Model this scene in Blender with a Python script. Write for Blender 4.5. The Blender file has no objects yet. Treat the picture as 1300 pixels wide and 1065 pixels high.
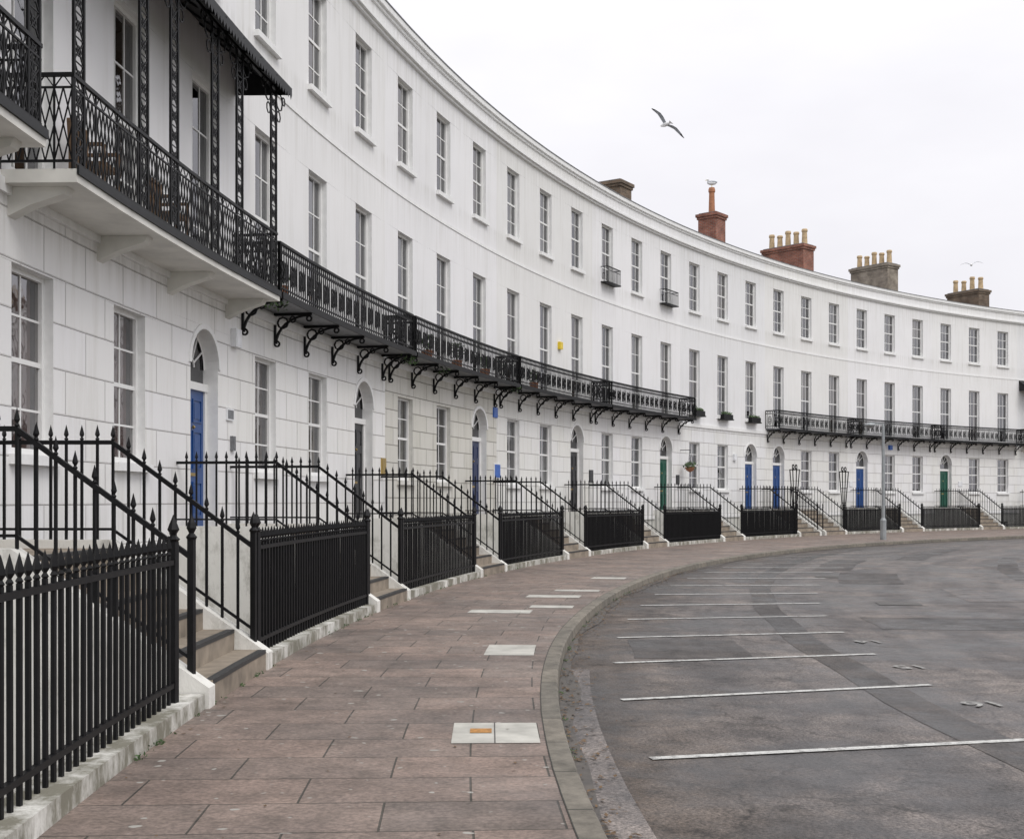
import bpy, math, random
from mathutils import Vector
random.seed(7)
sc=bpy.context.scene
CX,CY,R,TH0,DTH=70.6993,9.7138,76.0519,2.9467,0.0368
BAY=R*DTH
def P(s,d,z):
    th=TH0-s/R
    return (CX+(R-d)*math.cos(th),CY+(R-d)*math.sin(th),z)
def K(k): return k*BAY
# ---------------------------------------------------------------- materials
MATS={}
def newmat(name):
    m=bpy.data.materials.new(name); m.use_nodes=True
    nt=m.node_tree; nt.nodes.clear()
    out=nt.nodes.new('ShaderNodeOutputMaterial')
    b=nt.nodes.new('ShaderNodeBsdfPrincipled')
    nt.links.new(b.outputs[0],out.inputs[0])
    MATS[name]=m
    return m,nt,b,out
def N(nt,t,**kw):
    n=nt.nodes.new(t)
    for k,v in kw.items(): setattr(n,k,v)
    return n
def mapping(nt,scale,src='UV'):
    tc=N(nt,'ShaderNodeTexCoord'); mp=N(nt,'ShaderNodeMapping')
    nt.links.new(tc.outputs[src],mp.inputs[0]); mp.inputs['Scale'].default_value=scale
    return mp.outputs[0]
def noise(nt,vec,scale,detail=4,rough=.6):
    n=N(nt,'ShaderNodeTexNoise'); n.inputs['Scale'].default_value=scale
    n.inputs['Detail'].default_value=detail; n.inputs['Roughness'].default_value=rough
    nt.links.new(vec,n.inputs['Vector']); return n.outputs['Fac']
def ramp(nt,fac,a,b,ca,cb):
    r=N(nt,'ShaderNodeValToRGB'); e=r.color_ramp.elements
    e[0].position=a; e[1].position=b
    e[0].color=(*ca,1) ; e[1].color=(*cb,1)
    nt.links.new(fac,r.inputs[0]); return r.outputs[0]
def mix(nt,fac,a,b,mode='MIX'):
    m=N(nt,'ShaderNodeMix',data_type='RGBA',blend_type=mode)
    for i,v in ((0,fac),(6,a),(7,b)):
        if isinstance(v,(int,float)): m.inputs[i].default_value=v
        elif isinstance(v,tuple): m.inputs[i].default_value=(*v,1)
        else: nt.links.new(v,m.inputs[i])
    return m.outputs[2]
def bump(nt,b,h,strength=.3,dist=.02,inv=False):
    n=N(nt,'ShaderNodeBump'); n.inputs['Strength'].default_value=strength; n.inputs['Distance'].default_value=dist
    n.invert=inv
    nt.links.new(h,n.inputs['Height']); nt.links.new(n.outputs[0],b.inputs['Normal'])
def simple(name,col,rough=.6,metal=0,var=.12,nscale=6,bs=0,spec=.5):
    m,nt,b,o=newmat(name)
    v=mapping(nt,(1,1,1),'Object')
    f=noise(nt,v,nscale,3)
    c=ramp(nt,f,.3,.7,tuple(x*(1-var) for x in col),tuple(min(1,x*(1+var)) for x in col))
    nt.links.new(c,b.inputs['Base Color'])
    b.inputs['Roughness'].default_value=rough; b.inputs['Metallic'].default_value=metal
    b.inputs['Specular IOR Level'].default_value=spec
    if bs: bump(nt,b,noise(nt,v,nscale*8,2),bs,.004)
    return m
def stucco(name,col,joint=None,jcol=.55,dirt=.5,jbump=.9):
    m,nt,b,o=newmat(name)
    uv=mapping(nt,(1,1,1)); st=mapping(nt,(2.2,.16,1)); 
    big=noise(nt,uv,.35,3); streak=noise(nt,st,1.6,5,.7); fine=noise(nt,uv,14,2)
    c=ramp(nt,big,.3,.7,tuple(x*.93 for x in col),col)
    s=ramp(nt,streak,.50,.76,(1,1,1),(.74,.725,.68))
    c=mix(nt,dirt,c,s,'MULTIPLY')
    sx=N(nt,'ShaderNodeSeparateXYZ'); nt.links.new(uv,sx.inputs[0])
    cr=N(nt,'ShaderNodeValToRGB'); el=cr.color_ramp.elements
    mm=N(nt,'ShaderNodeMath',operation='DIVIDE'); mm.inputs[1].default_value=14; nt.links.new(sx.outputs['Y'],mm.inputs[0]); nt.links.new(mm.outputs[0],cr.inputs[0])
    pts=[(0,.0),(.07,.9),(.14,.1),(.30,0),(.34,.9),(.345,0),(.58,0),(.643,.6),(.648,0),(.69,.75),(.70,.1),(.80,.0),(.885,.9),(.9,.3),(.94,.9)]
    el[0].position=0;el[0].color=(0,0,0,1);el[1].position=1;el[1].color=(1,1,1,1)
    for p,v in pts[1:]:
        e=el.new(p);e.color=(v,v,v,1)
    nz=ramp(nt,noise(nt,mapping(nt,(3.5,.12,1)),2.0,5,.7),.42,.68,(0,0,0),(1,1,1))
    f=mix(nt,1.0,cr.outputs[0],nz,'MULTIPLY')
    fm=N(nt,'ShaderNodeMath',operation='MULTIPLY'); fm.inputs[1].default_value=.42; nt.links.new(f,fm.inputs[0])
    c=mix(nt,fm.outputs[0],c,(.35,.34,.29))
    if joint:
        br=N(nt,'ShaderNodeTexBrick'); nt.links.new(uv,br.inputs['Vector'])
        br.inputs['Scale'].default_value=1; br.inputs['Brick Width'].default_value=joint[0]
        br.inputs['Row Height'].default_value=joint[1]; br.inputs['Mortar Size'].default_value=joint[2]
        br.inputs['Mortar Smooth'].default_value=.6; br.inputs['Bias'].default_value=0
        v=joint[3]
        br.inputs['Color1'].default_value=(1,1,1,1); br.inputs['Color2'].default_value=(v,v,v*.97,1)
        br.inputs['Mortar'].default_value=(jcol,jcol*.98,jcol*.95,1)
        c=mix(nt,1.0,c,br.outputs['Color'],'MULTIPLY')
        b1=N(nt,'ShaderNodeBump'); b1.invert=True; b1.inputs['Strength'].default_value=jbump; b1.inputs['Distance'].default_value=.03
        nt.links.new(br.outputs['Fac'],b1.inputs['Height'])
        nt.links.new(b1.outputs[0],b.inputs['Normal'])
    else: bump(nt,b,fine,.12,.008)
    nt.links.new(c,b.inputs['Base Color']); b.inputs['Roughness'].default_value=.7
    return m
tones=[(.83,.825,.825),(.80,.795,.785),(.84,.835,.845),(.79,.79,.80)]
for i,t in enumerate(tones):
    stucco('stucco_upper_%d'%i,t,dirt=.40)
    stucco('stucco_ground_%d'%i,t,joint=(1.15,.52,.011,.985),jcol=.72,dirt=.6)
stucco('stone_ground',(.70,.685,.64),joint=(.95,.42,.014,.90),jcol=.6,dirt=.8)
stucco('basement_wall',(.70,.70,.67),dirt=.9)
simple('trim_white',(.80,.80,.795),.55,var=.06)
simple('frame_white',(.80,.80,.79),.4,var=.03)
simple('stone_trim',(.62,.61,.57),.75,var=.12)
simple('black_iron',(.006,.006,.007),.5,var=.3,nscale=15,spec=.22)
simple('canopy_metal',(.014,.015,.017),.55,var=.3,spec=.3)
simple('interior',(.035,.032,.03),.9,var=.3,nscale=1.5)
simple('slate_roof',(.09,.095,.11),.6,var=.3,nscale=3)
simple('lead_grey',(.16,.165,.175),.5,var=.3)
simple('deck_soffit',(.66,.65,.61),.7,var=.14,nscale=2)
for n,c in (('curtain_white',(.58,.57,.54)),('curtain_pink',(.40,.24,.22)),('curtain_cream',(.42,.35,.27)),('curtain_brown',(.22,.15,.11)),('blind_white',(.58,.58,.58)),('curtain_grey',(.22,.22,.23))):
    simple(n,c,.9,var=.08)
for n,c in (('door_blue',(.010,.06,.22)),('door_dark',(.015,.015,.018)),('door_navy',(.012,.025,.09)),('door_green',(.008,.085,.055)),('door_white',(.7,.7,.7))):
    simple(n,c,.3,var=.06)
simple('brass',(.55,.4,.15),.35,metal=1)
simple('pot_buff',(.50,.37,.22),.8,var=.25)
simple('pot_red',(.38,.17,.09),.8,var=.2)
simple('galv_grey',(.30,.32,.33),.5,metal=.2)
simple('gull_white',(.75,.75,.76),.8,var=.05); simple('gull_grey',(.30,.32,.35),.8); simple('gull_dark',(.04,.04,.045),.8)
simple('sign_white',(.75,.76,.78),.4); simple('sign_blue',(.03,.12,.45),.4); simple('sign_yellow',(.75,.55,.03),.4)
simple('cover_orange',(.42,.20,.05),.7,var=.4,nscale=30)
simple('cover_iron',(.07,.065,.06),.6,var=.4,nscale=30)
simple('area_floor',(.15,.14,.12),.8,var=.4,nscale=3)
simple('wet_grime',(.055,.045,.036),.45,var=.5,nscale=5)
simple('leaf_green',(.05,.09,.03),.7,var=.5,nscale=8)
simple('leaf_brown',(.13,.08,.04),.8,var=.5,nscale=20)
simple('terracotta',(.35,.15,.08),.8)
simple('wicker',(.16,.10,.06),.8)
# glass
m,nt,b,o=newmat('window_glass'); nt.nodes.remove(b)
tr=N(nt,'ShaderNodeBsdfTransparent'); tr.inputs[0].default_value=(.66,.67,.66,1)
gl=N(nt,'ShaderNodeBsdfGlossy'); gl.inputs['Roughness'].default_value=.03; gl.inputs[0].default_value=(.36,.36,.37,1)  # gloss tinted dark, standing in for the reflection of unmodelled trees opposite
fr=N(nt,'ShaderNodeFresnel'); fr.inputs[0].default_value=1.5
ad=N(nt,'ShaderNodeMath',operation='MULTIPLY_ADD'); ad.inputs[1].default_value=.62; ad.inputs[2].default_value=.05
nt.links.new(fr.outputs[0],ad.inputs[0]); ms=N(nt,'ShaderNodeMixShader')
uvn=mapping(nt,(1,1,1)); bn=N(nt,'ShaderNodeBump'); bn.inputs['Strength'].default_value=.2; bn.inputs['Distance'].default_value=.02
nt.links.new(noise(nt,uvn,2.2,2),bn.inputs['Height']); nt.links.new(bn.outputs[0],gl.inputs['Normal'])
nt.links.new(ad.outputs[0],ms.inputs[0]); nt.links.new(tr.outputs[0],ms.inputs[1]); nt.links.new(gl.outputs[0],ms.inputs[2])
nt.links.new(ms.outputs[0],o.inputs[0])
# bricks
def brick(name,c1,c2,mort):
    m,nt,b,o=newmat(name); uv=mapping(nt,(1,1,1)); br=N(nt,'ShaderNodeTexBrick'); nt.links.new(uv,br.inputs['Vector'])
    br.inputs['Scale'].default_value=1; br.inputs['Brick Width'].default_value=.23; br.inputs['Row Height'].default_value=.078
    br.inputs['Mortar Size'].default_value=.008
    br.inputs['Color1'].default_value=(*c1,1); br.inputs['Color2'].default_value=(*c2,1); br.inputs['Mortar'].default_value=(*mort,1)
    g=ramp(nt,noise(nt,uv,1.8,5),.35,.7,(.55,.52,.5),(1.2,1.2,1.2)); c=mix(nt,1.0,br.outputs['Color'],g,'MULTIPLY')
    nt.links.new(c,b.inputs['Base Color']); b.inputs['Roughness'].default_value=.85; bump(nt,b,br.outputs['Fac'],.5,.01,True)
brick('brick_red',(.36,.13,.08),(.26,.09,.06),(.28,.25,.22))
brick('brick_buff',(.36,.31,.25),(.28,.24,.2),(.25,.23,.2))
brick('brick_brown',(.22,.15,.10),(.15,.11,.08),(.2,.18,.15))
brick('brick_retaining',(.24,.18,.14),(.17,.12,.10),(.2,.18,.16))
# pavement slabs (uv = (d,s))
m,nt,b,o=newmat('pavement_slabs'); uv=mapping(nt,(1,1,1))
br=N(nt,'ShaderNodeTexBrick'); nt.links.new(uv,br.inputs['Vector'])
br.inputs['Scale'].default_value=1; br.inputs['Brick Width'].default_value=.92; br.inputs['Row Height'].default_value=.61
br.inputs['Mortar Size'].default_value=.007; br.inputs['Mortar Smooth'].default_value=.3; br.inputs['Bias'].default_value=0
br.inputs['Color1'].default_value=(.305,.228,.192,1); br.inputs['Color2'].default_value=(.235,.188,.164,1); br.inputs['Mortar'].default_value=(.075,.066,.053,1)
g=ramp(nt,noise(nt,uv,.8,5,.65),.32,.70,(.56,.57,.58),(1.14,1.12,1.10))
c=mix(nt,1.0,br.outputs['Color'],g,'MULTIPLY')
g2=ramp(nt,noise(nt,uv,30,2,.7),.35,.65,(.70,.70,.70),(1.22,1.22,1.22)); c=mix(nt,1.0,c,g2,'MULTIPLY')
g3=ramp(nt,noise(nt,uv,4.0,5,.7),.42,.68,(1,1,1),(.62,.63,.62)); c=mix(nt,1.0,c,g3,'MULTIPLY')
sp=ramp(nt,noise(nt,uv,9,1,.5),.71,.74,(0,0,0),(1,1,1)); c=mix(nt,sp,c,(.36,.35,.32))
nt.links.new(c,b.inputs['Base Color'])
rr=ramp(nt,noise(nt,uv,1.3,3),.35,.65,(.45,)*3,(.8,)*3); nt.links.new(rr,b.inputs['Roughness'])
bump(nt,b,br.outputs['Fac'],.6,.012,True)
# kerb
m,nt,b,o=newmat('kerb_stone'); uv=mapping(nt,(1,1,1))
br=N(nt,'ShaderNodeTexBrick'); nt.links.new(uv,br.inputs['Vector'])
br.inputs['Scale'].default_value=1; br.inputs['Brick Width'].default_value=.95; br.inputs['Row Height'].default_value=5
br.inputs['Mortar Size'].default_value=.009
br.inputs['Color1'].default_value=(.225,.20,.17,1); br.inputs['Color2'].default_value=(.165,.15,.13,1); br.inputs['Mortar'].default_value=(.045,.042,.035,1)
g=ramp(nt,noise(nt,uv,5,5,.7),.3,.7,(.45,.45,.42),(1.2,1.2,1.15)); c=mix(nt,1.0,br.outputs['Color'],g,'MULTIPLY')
nt.links.new(c,b.inputs['Base Color']); b.inputs['Roughness'].default_value=.75; bump(nt,b,noise(nt,uv,25,3),.4,.01)
# asphalt
def asphalt(name,k,gutter=False):
    m,nt,b,o=newmat(name); uv=mapping(nt,(1,1,1))
    sp=noise(nt,uv,38,3,.85); md=noise(nt,uv,.40,8,.74); st=noise(nt,mapping(nt,(.10,.9,1)),1.0,4,.65); mm_=noise(nt,uv,1.7,6,.75)
    c=ramp(nt,sp,.36,.64,(.055*k,.051*k,.049*k),(.230*k,.213*k,.204*k))
    c=mix(nt,1.0,c,ramp(nt,md,.40,.58,(.36,.36,.385),(1.18,1.14,1.11)),'MULTIPLY')
    c=mix(nt,1.0,c,ramp(nt,mm_,.38,.62,(.58,.58,.59),(1.20,1.18,1.16)),'MULTIPLY')
    c=mix(nt,1.0,c,ramp(nt,st,.42,.58,(.64,.64,.66),(1.10,1.08,1.07)),'MULTIPLY')
    blot=ramp(nt,noise(nt,uv,2.9,4,.7),.58,.67,(1,1,1),(.34,.34,.34)); c=mix(nt,.8,c,blot,'MULTIPLY')
    vo=N(nt,'ShaderNodeTexVoronoi',feature='DISTANCE_TO_EDGE'); vo.inputs['Scale'].default_value=.4
    mx=N(nt,'ShaderNodeVectorMath',operation='ADD'); nz=N(nt,'ShaderNodeTexNoise'); nz.inputs['Scale'].default_value=1.5; nz.inputs['Detail'].default_value=4
    nt.links.new(uv,nz.inputs['Vector']); nt.links.new(uv,mx.inputs[0]); nt.links.new(nz.outputs['Color'],mx.inputs[1]); nt.links.new(mx.outputs[0],vo.inputs['Vector'])
    ck=ramp(nt,vo.outputs['Distance'],.003,.009,(.4,.4,.4),(1,1,1)); c=mix(nt,.65,c,ck,'MULTIPLY')
    if gutter:
        sx=N(nt,'ShaderNodeSeparateXYZ'); nt.links.new(uv,sx.inputs[0])
        ma=N(nt,'ShaderNodeMath',operation='MULTIPLY_ADD'); nt.links.new(noise(nt,uv,2.2,6,.7),ma.inputs[0]); ma.inputs[1].default_value=-2.2; 
        nt.links.new(sx.outputs['Y'],ma.inputs[2])
        mr=N(nt,'ShaderNodeMapRange'); mr.inputs[1].default_value=-1.1; mr.inputs[2].default_value=.5; nt.links.new(ma.outputs[0],mr.inputs[0])
        gt=ramp(nt,mr.outputs[0],0,1,(.45,.37,.29),(1,1,1))
        c=mix(nt,.9,c,gt,'MULTIPLY')
    nt.links.new(c,b.inputs['Base Color'])
    nt.links.new(ramp(nt,md,.40,.58,(.30,)*3,(.8,)*3),b.inputs['Roughness'])
    bump(nt,b,sp,.8,.01)
asphalt('asphalt',1.08,True); asphalt('asphalt_patch',.58); asphalt('asphalt_light',1.3)
def paint(name,col,base,lo,hi):
    m,nt,b,o=newmat(name); v=mapping(nt,(1,1,1),'Object')
    f=noise(nt,v,9,7,.85); c=ramp(nt,f,lo,hi,base,col); nt.links.new(c,b.inputs['Base Color']); b.inputs['Roughness'].default_value=.7
    bump(nt,b,noise(nt,v,90,2),.4,.005)
paint('road_paint',(.58,.58,.56),(.13,.125,.12),.37,.52)
paint('road_paint_worn',(.45,.45,.43),(.12,.115,.11),.42,.58)
simple('concrete_slab',(.46,.45,.41),.8,var=.25,nscale=3,bs=.3)
# steps
simple('step_stone',(.25,.21,.165),.75,var=.35,nscale=3,bs=.3)
simple('step_nosing',(.03,.03,.03),.6)
def whitewash(name,lo,hi,dirtc):
    m,nt,b,o=newmat(name); v=mapping(nt,(1,1,.5),'Object')
    c=ramp(nt,noise(nt,v,3.0,7,.72),lo,hi,dirtc,(.72,.71,.67)); nt.links.new(c,b.inputs['Base Color']); b.inputs['Roughness'].default_value=.8
    bump(nt,b,noise(nt,v,12,4),.5,.02)
whitewash('plinth_white',.45,.66,(.20,.19,.15)); whitewash('stringer_white',.30,.50,(.40,.39,.35))
m,nt,b,o=newmat('ground_grass'); v=mapping(nt,(1,1,1),'Object')
c=ramp(nt,noise(nt,v,1.5,6),.3,.7,(.04,.065,.02),(.08,.10,.035)); nt.links.new(c,b.inputs['Base Color']); b.inputs['Roughness'].default_value=.9
# ---------------------------------------------------------------- mesh builder
class MB:
    def __init__(s): s.v=[];s.f=[];s.m=[];s.uv=[];s.names=[]
    def face(s,pts,mat,uv=None):
        i=len(s.v); s.v+=pts; s.f.append(tuple(range(i,i+len(pts))))
        if mat not in s.names: s.names.append(mat)
        s.m.append(s.names.index(mat)); s.uv.append(uv or [(p[0],p[1]) for p in pts])
    def build(s,name,parent=None,smooth=False):
        if not s.f: return None
        me=bpy.data.meshes.new(name); me.from_pydata(s.v,[],s.f)
        for n in s.names: me.materials.append(MATS[n])
        me.polygons.foreach_set('material_index',s.m)
        ul=me.uv_layers.new(name='UVMap'); flat=[c for f in s.uv for u in f for c in u]
        ul.data.foreach_set('uv',flat)
        if smooth: me.polygons.foreach_set('use_smooth',[True]*len(s.f))
        me.update(); o=bpy.data.objects.new(name,me); sc.collection.objects.link(o)
        if parent: o.parent=parent
        return o
def empty(name):
    o=bpy.data.objects.new(name,None); o.empty_display_size=.5; sc.collection.objects.link(o); return o
def sd(mb,s0,s1,d,z0,z1,mat,flip=False,st=1.5):
    n=max(1,int(math.ceil((s1-s0)/st)))
    for i in range(n):
        a=s0+(s1-s0)*i/n; c=s0+(s1-s0)*(i+1)/n
        mb.face([P(a,d,z0),P(a,d,z1),P(c,d,z1),P(c,d,z0)] if not flip else [P(a,d,z0),P(c,d,z0),P(c,d,z1),P(a,d,z1)],mat,
           [(a,z0),(a,z1),(c,z1),(c,z0)] if not flip else [(a,z0),(c,z0),(c,z1),(a,z1)])
def hz(mb,s0,s1,d0,d1,z,mat,st=1.5,up=True):
    n=max(1,int(math.ceil((s1-s0)/st)))
    for i in range(n):
        a=s0+(s1-s0)*i/n; c=s0+(s1-s0)*(i+1)/n
        mb.face([P(a,d0,z),P(a,d1,z),P(c,d1,z),P(c,d0,z)],mat,[(a,d0),(a,d1),(c,d1),(c,d0)])
def sidef(mb,s,d0,d1,z0,z1,mat):
    mb.face([P(s,d0,z0),P(s,d1,z0),P(s,d1,z1),P(s,d0,z1)],mat,[(d0,z0),(d1,z0),(d1,z1),(d0,z1)])
def pbox(mb,s0,s1,d0,d1,z0,z1,mat,st=1.5):
    sd(mb,s0,s1,d1,z0,z1,mat,st=st); sd(mb,s0,s1,d0,z0,z1,mat,True,st=st)
    hz(mb,s0,s1,d0,d1,z1,mat,st=st); hz(mb,s0,s1,d0,d1,z0,mat,st=st)
    sidef(mb,s0,d0,d1,z0,z1,mat); sidef(mb,s1,d0,d1,z0,z1,mat)
def prism(mb,prof,s0,s1,mat):
    mb.face([P(s0,d,z) for d,z in prof],mat,[(d,z) for d,z in prof]); mb.face([P(s1,d,z) for d,z in prof],mat,[(d,z) for d,z in prof])
    for i in range(len(prof)):
        a=prof[i]; c=prof[(i+1)%len(prof)]
        mb.face([P(s0,*a),P(s1,*a),P(s1,*c),P(s0,*c)],mat,[(s0,a[1]),(s1,a[1]),(s1,c[1]),(s0,c[1])])
def bar(mb,a,c,w,mat='black_iron',w2=None):
    a=Vector(a);c=Vector(c);t=(c-a)
    if t.length<1e-6:return
    t.normalize(); up=Vector((0,0,1)) if abs(t.z)<.9 else Vector(P(0,1,0))-Vector(P(0,0,0))
    x=t.cross(up).normalized(); y=x.cross(t).normalized()
    w2=w if w2 is None else w2
    A=[a+x*sx*w/2+y*sy*w/2 for sx,sy in((-1,-1),(1,-1),(1,1),(-1,1))]
    B=[c+x*sx*w2/2+y*sy*w2/2 for sx,sy in((-1,-1),(1,-1),(1,1),(-1,1))]
    for i in range(4):
        j=(i+1)%4; mb.face([tuple(A[i]),tuple(A[j]),tuple(B[j]),tuple(B[i])],mat)
    if w>.03: mb.face([tuple(p) for p in A],mat); mb.face([tuple(p) for p in B],mat)
def ring(mb,s,d,z,r,w,n=8,mat='black_iron',plane='s',a0=0,a1=2*math.pi):
    pr=None
    for i in range(n+1):
        a=a0+(a1-a0)*i/n
        p=P(s+r*math.cos(a),d,z+r*math.sin(a)) if plane=='s' else P(s,d+r*math.cos(a),z+r*math.sin(a))
        if pr: bar(mb,pr,p,w,mat)
        pr=p
def lathe(mb,c,prof,mat,n=8):
    for i in range(len(prof)-1):
        r0,z0=prof[i]; r1,z1=prof[i+1]
        for j in range(n):
            a=2*math.pi*j/n; e=2*math.pi*(j+1)/n
            mb.face([(c[0]+r0*math.cos(a),c[1]+r0*math.sin(a),c[2]+z0),(c[0]+r0*math.cos(e),c[1]+r0*math.sin(e),c[2]+z0),
                     (c[0]+r1*math.cos(e),c[1]+r1*math.sin(e),c[2]+z1),(c[0]+r1*math.cos(a),c[1]+r1*math.sin(a),c[2]+z1)],mat)
def spear(mb,p,h=.15,r=.024):
    lathe(mb,p,[(.012,-.001),(.021,.012),(.010,.03),(r,.055),(r*.75,.085),(.001,h)],'black_iron',4)
def clump(mb,c,r,n,size=.06,mat='leaf_green'):
    for i in range(n):
        v=Vector((random.gauss(0,1),random.gauss(0,1),random.gauss(0,1))).normalized()*random.uniform(.3,1)
        p=Vector(c)+Vector((v.x*r[0],v.y*r[1],v.z*r[2]))
        a=Vector((random.gauss(0,1),random.gauss(0,1),random.gauss(0,1))).normalized();b_=a.orthogonal().normalized()
        s=size*random.uniform(.6,1.3)
        mb.face([tuple(p-a*s),tuple(p-b_*s*.4),tuple(p+a*s),tuple(p+b_*s*.4)],mat)
# ---------------------------------------------------------------- houses
ZF=1.15; ZC=13.24
def window(H,sc_,w,z0,z1,cols,curtain,frame='frame_white',rows=4,drop=0):
    fr,gl,cu,it=H['fr'],H['gl'],H['cu'],H['it']
    a=sc_-w/2;b=sc_+w/2;d=-.11
    f=.055
    pbox(fr,a,a+f,d-.08,d,z0,z1,frame);pbox(fr,b-f,b,d-.08,d,z0,z1,frame)
    pbox(fr,a+f,b-f,d-.08,d,z1-f,z1,frame);pbox(fr,a+f,b-f,d-.08,d,z0,z0+f*1.4,frame)
    zm=(z0+z1)/2+.02
    pbox(fr,a+f,b-f,d-.055,d-.022,zm-.028,zm+.028,frame)
    for i in range(1,cols):
        x=a+f+(w-2*f)*i/cols
        pbox(fr,x-.012,x+.012,d-.046,d-.030,z0+f*1.4,zm-.028,frame);pbox(fr,x-.012,x+.012,d-.046,d-.030,zm+.028,z1-f,frame)
    for i in range(1,rows):
        if i*2==rows: continue
        z=z0+(z1-z0)*i/rows
        pbox(fr,a+f,b-f,d-.048,d-.032,z-.013,z+.013,frame)
    sd(gl,a+f*.5,b-f*.5,d-.045,z0+.03,z1-.03,'window_glass')
    A=a-.15;B=b+.15;D0=d-.16;D1=d-1.6
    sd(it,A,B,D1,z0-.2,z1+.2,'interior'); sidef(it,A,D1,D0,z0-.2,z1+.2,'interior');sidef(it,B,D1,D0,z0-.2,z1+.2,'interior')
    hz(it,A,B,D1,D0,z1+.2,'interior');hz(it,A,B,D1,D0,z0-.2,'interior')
    kind,col=curtain
    dc=d-.16
    def folds(x0,x1,zz0,zz1):
        n=max(3,int((x1-x0)/.045)); pr=None
        for i in range(n+1):
            x=x0+(x1-x0)*i/n; dd=dc+(.02 if i%2 else -.02)
            if pr: cu.face([P(pr[0],pr[1],zz0),P(pr[0],pr[1],zz1),P(x,dd,zz1),P(x,dd,zz0)],col)
            pr=(x,dd)
    if kind=='side': folds(a,a+w*.27,z0,z1); folds(b-w*.27,b,z0,z1)
    elif kind=='wide': folds(a,a+w*.40,z0,z1); folds(b-w*.38,b,z0,z1)
    elif kind=='full': folds(a,b,z0,z1)
    elif kind=='left': folds(a,a+w*.4,z0,z1); folds(b-w*.15,b,z0,z1)
    elif kind=='net': folds(a,b,z0,zm)
    elif kind.startswith('blind'):
        fr_=float(kind[5:]); zb=z1-(z1-z0)*fr_
        sd(cu,a,b,dc,zb,z1,col)
def reveal(mb,s0,s1,z0,z1,dep,mat):
    sidef(mb,s0,-dep,0,z0,z1,mat);sidef(mb,s1,-dep,0,z0,z1,mat);hz(mb,s0,s1,-dep,0,z1,mat);hz(mb,s0,s1,-dep,0,z0,mat)
def arc_pts(scn,r,zs,n=14): return [(scn+r*math.cos(math.pi-math.pi*i/n),zs+r*math.sin(math.pi*i/n)) for i in range(n+1)]
DD=-.24
def door(H,scn,col,gmat):
    W=.575; zs=3.70; top=zs+W; w=H['wall']; fr=H['fr']
    ap=arc_pts(scn,W,zs)
    for i in range(len(ap)-1):
        (x0,y0),(x1,y1)=ap[i],ap[i+1]
        w.face([P(x0,0,y0),P(x0,0,top+.05),P(x1,0,top+.05),P(x1,0,y1)],gmat,[(x0,y0),(x0,top+.05),(x1,top+.05),(x1,y1)])
        w.face([P(x0,DD,y0),P(x0,0,y0),P(x1,0,y1),P(x1,DD,y1)],'trim_white')
        o0=(scn+(x0-scn)*1.14,zs+(y0-zs)*1.14);o1=(scn+(x1-scn)*1.14,zs+(y1-zs)*1.14)
        w.face([P(x0,.025,y0),P(o0[0],.025,o0[1]),P(o1[0],.025,o1[1]),P(x1,.025,y1)],'trim_white')
        w.face([P(o0[0],0,o0[1]),P(o0[0],.025,o0[1]),P(o1[0],.025,o1[1]),P(o1[0],0,o1[1])],'trim_white')
        w.face([P(x0,0,y0),P(x0,.025,y0),P(x1,.025,y1),P(x1,0,y1)],'trim_white')
    sidef(w,scn-W,DD-.02,0,ZF,zs,'trim_white');sidef(w,scn+W,DD-.02,0,ZF,zs,'trim_white')
    hz(w,scn-W,scn+W,DD-.02,.02,ZF+.002,'step_stone')
    D=DD+.02
    g=H['gl']; pts=[(scn-W,3.3)]+ap+[(scn+W,3.3)]
    g.face([P(x,D-.03,z) for x,z in pts],'window_glass',[(x,z) for x,z in pts])
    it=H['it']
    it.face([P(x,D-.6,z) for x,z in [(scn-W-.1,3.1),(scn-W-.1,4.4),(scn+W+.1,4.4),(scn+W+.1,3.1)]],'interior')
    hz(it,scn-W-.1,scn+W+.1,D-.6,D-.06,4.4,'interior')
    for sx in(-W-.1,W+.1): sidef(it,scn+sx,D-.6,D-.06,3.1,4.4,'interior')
    for i in range(len(ap)-1):
        (x0,y0),(x1,y1)=ap[i],ap[i+1]; q=.91
        i0=(scn+(x0-scn)*q,zs+(y0-zs)*q);i1=(scn+(x1-scn)*q,zs+(y1-zs)*q)
        fr.face([P(x0,D,y0),P(x1,D,y1),P(i1[0],D,i1[1]),P(i0[0],D,i0[1])],'frame_white')
    for a in (30,60,90,120,150):
        a=math.radians(a); bar(fr,P(scn+.12*math.cos(a),D-.01,zs+.12*math.sin(a)),P(scn+W*.95*math.cos(a),D-.01,zs+W*.95*math.sin(a)),.022,'frame_white')
    ring(fr,scn,D-.01,zs,.14,.022,8,'frame_white','s',0,math.pi)
    pbox(fr,scn-W,scn+W,D-.06,D+.05,3.34,3.46,'frame_white')
    pbox(fr,scn-W,scn-W+.07,D-.06,D+.03,ZF,3.34,'frame_white');pbox(fr,scn+W-.07,scn+W,D-.06,D+.03,ZF,3.34,'frame_white')
    dr=H['door']; a=scn-W+.07;b=scn+W-.07
    pbox(dr,a,b,D-.05,D,ZF+.01,3.34,col)
    for (u0,u1) in ((a+.1,scn-.05),(scn+.05,b-.1)):
        for (v0,v1) in ((ZF+.2,ZF+.75),(ZF+.95,ZF+1.55),(ZF+1.68,ZF+2.05)):
            for q in ((u0,u1,v0,v0+.025),(u0,u1,v1-.025,v1),(u0,u0+.025,v0+.025,v1-.025),(u1-.025,u1,v0+.025,v1-.025)):
                pbox(dr,q[0],q[1],D,D+.018,q[2],q[3],col)
            pbox(dr,u0+.06,u1-.06,D,D+.012,v0+.06,v1-.06,col)
    pbox(dr,scn-.13,scn+.13,D+.001,D+.02,ZF+.84,ZF+.89,'brass')
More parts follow.
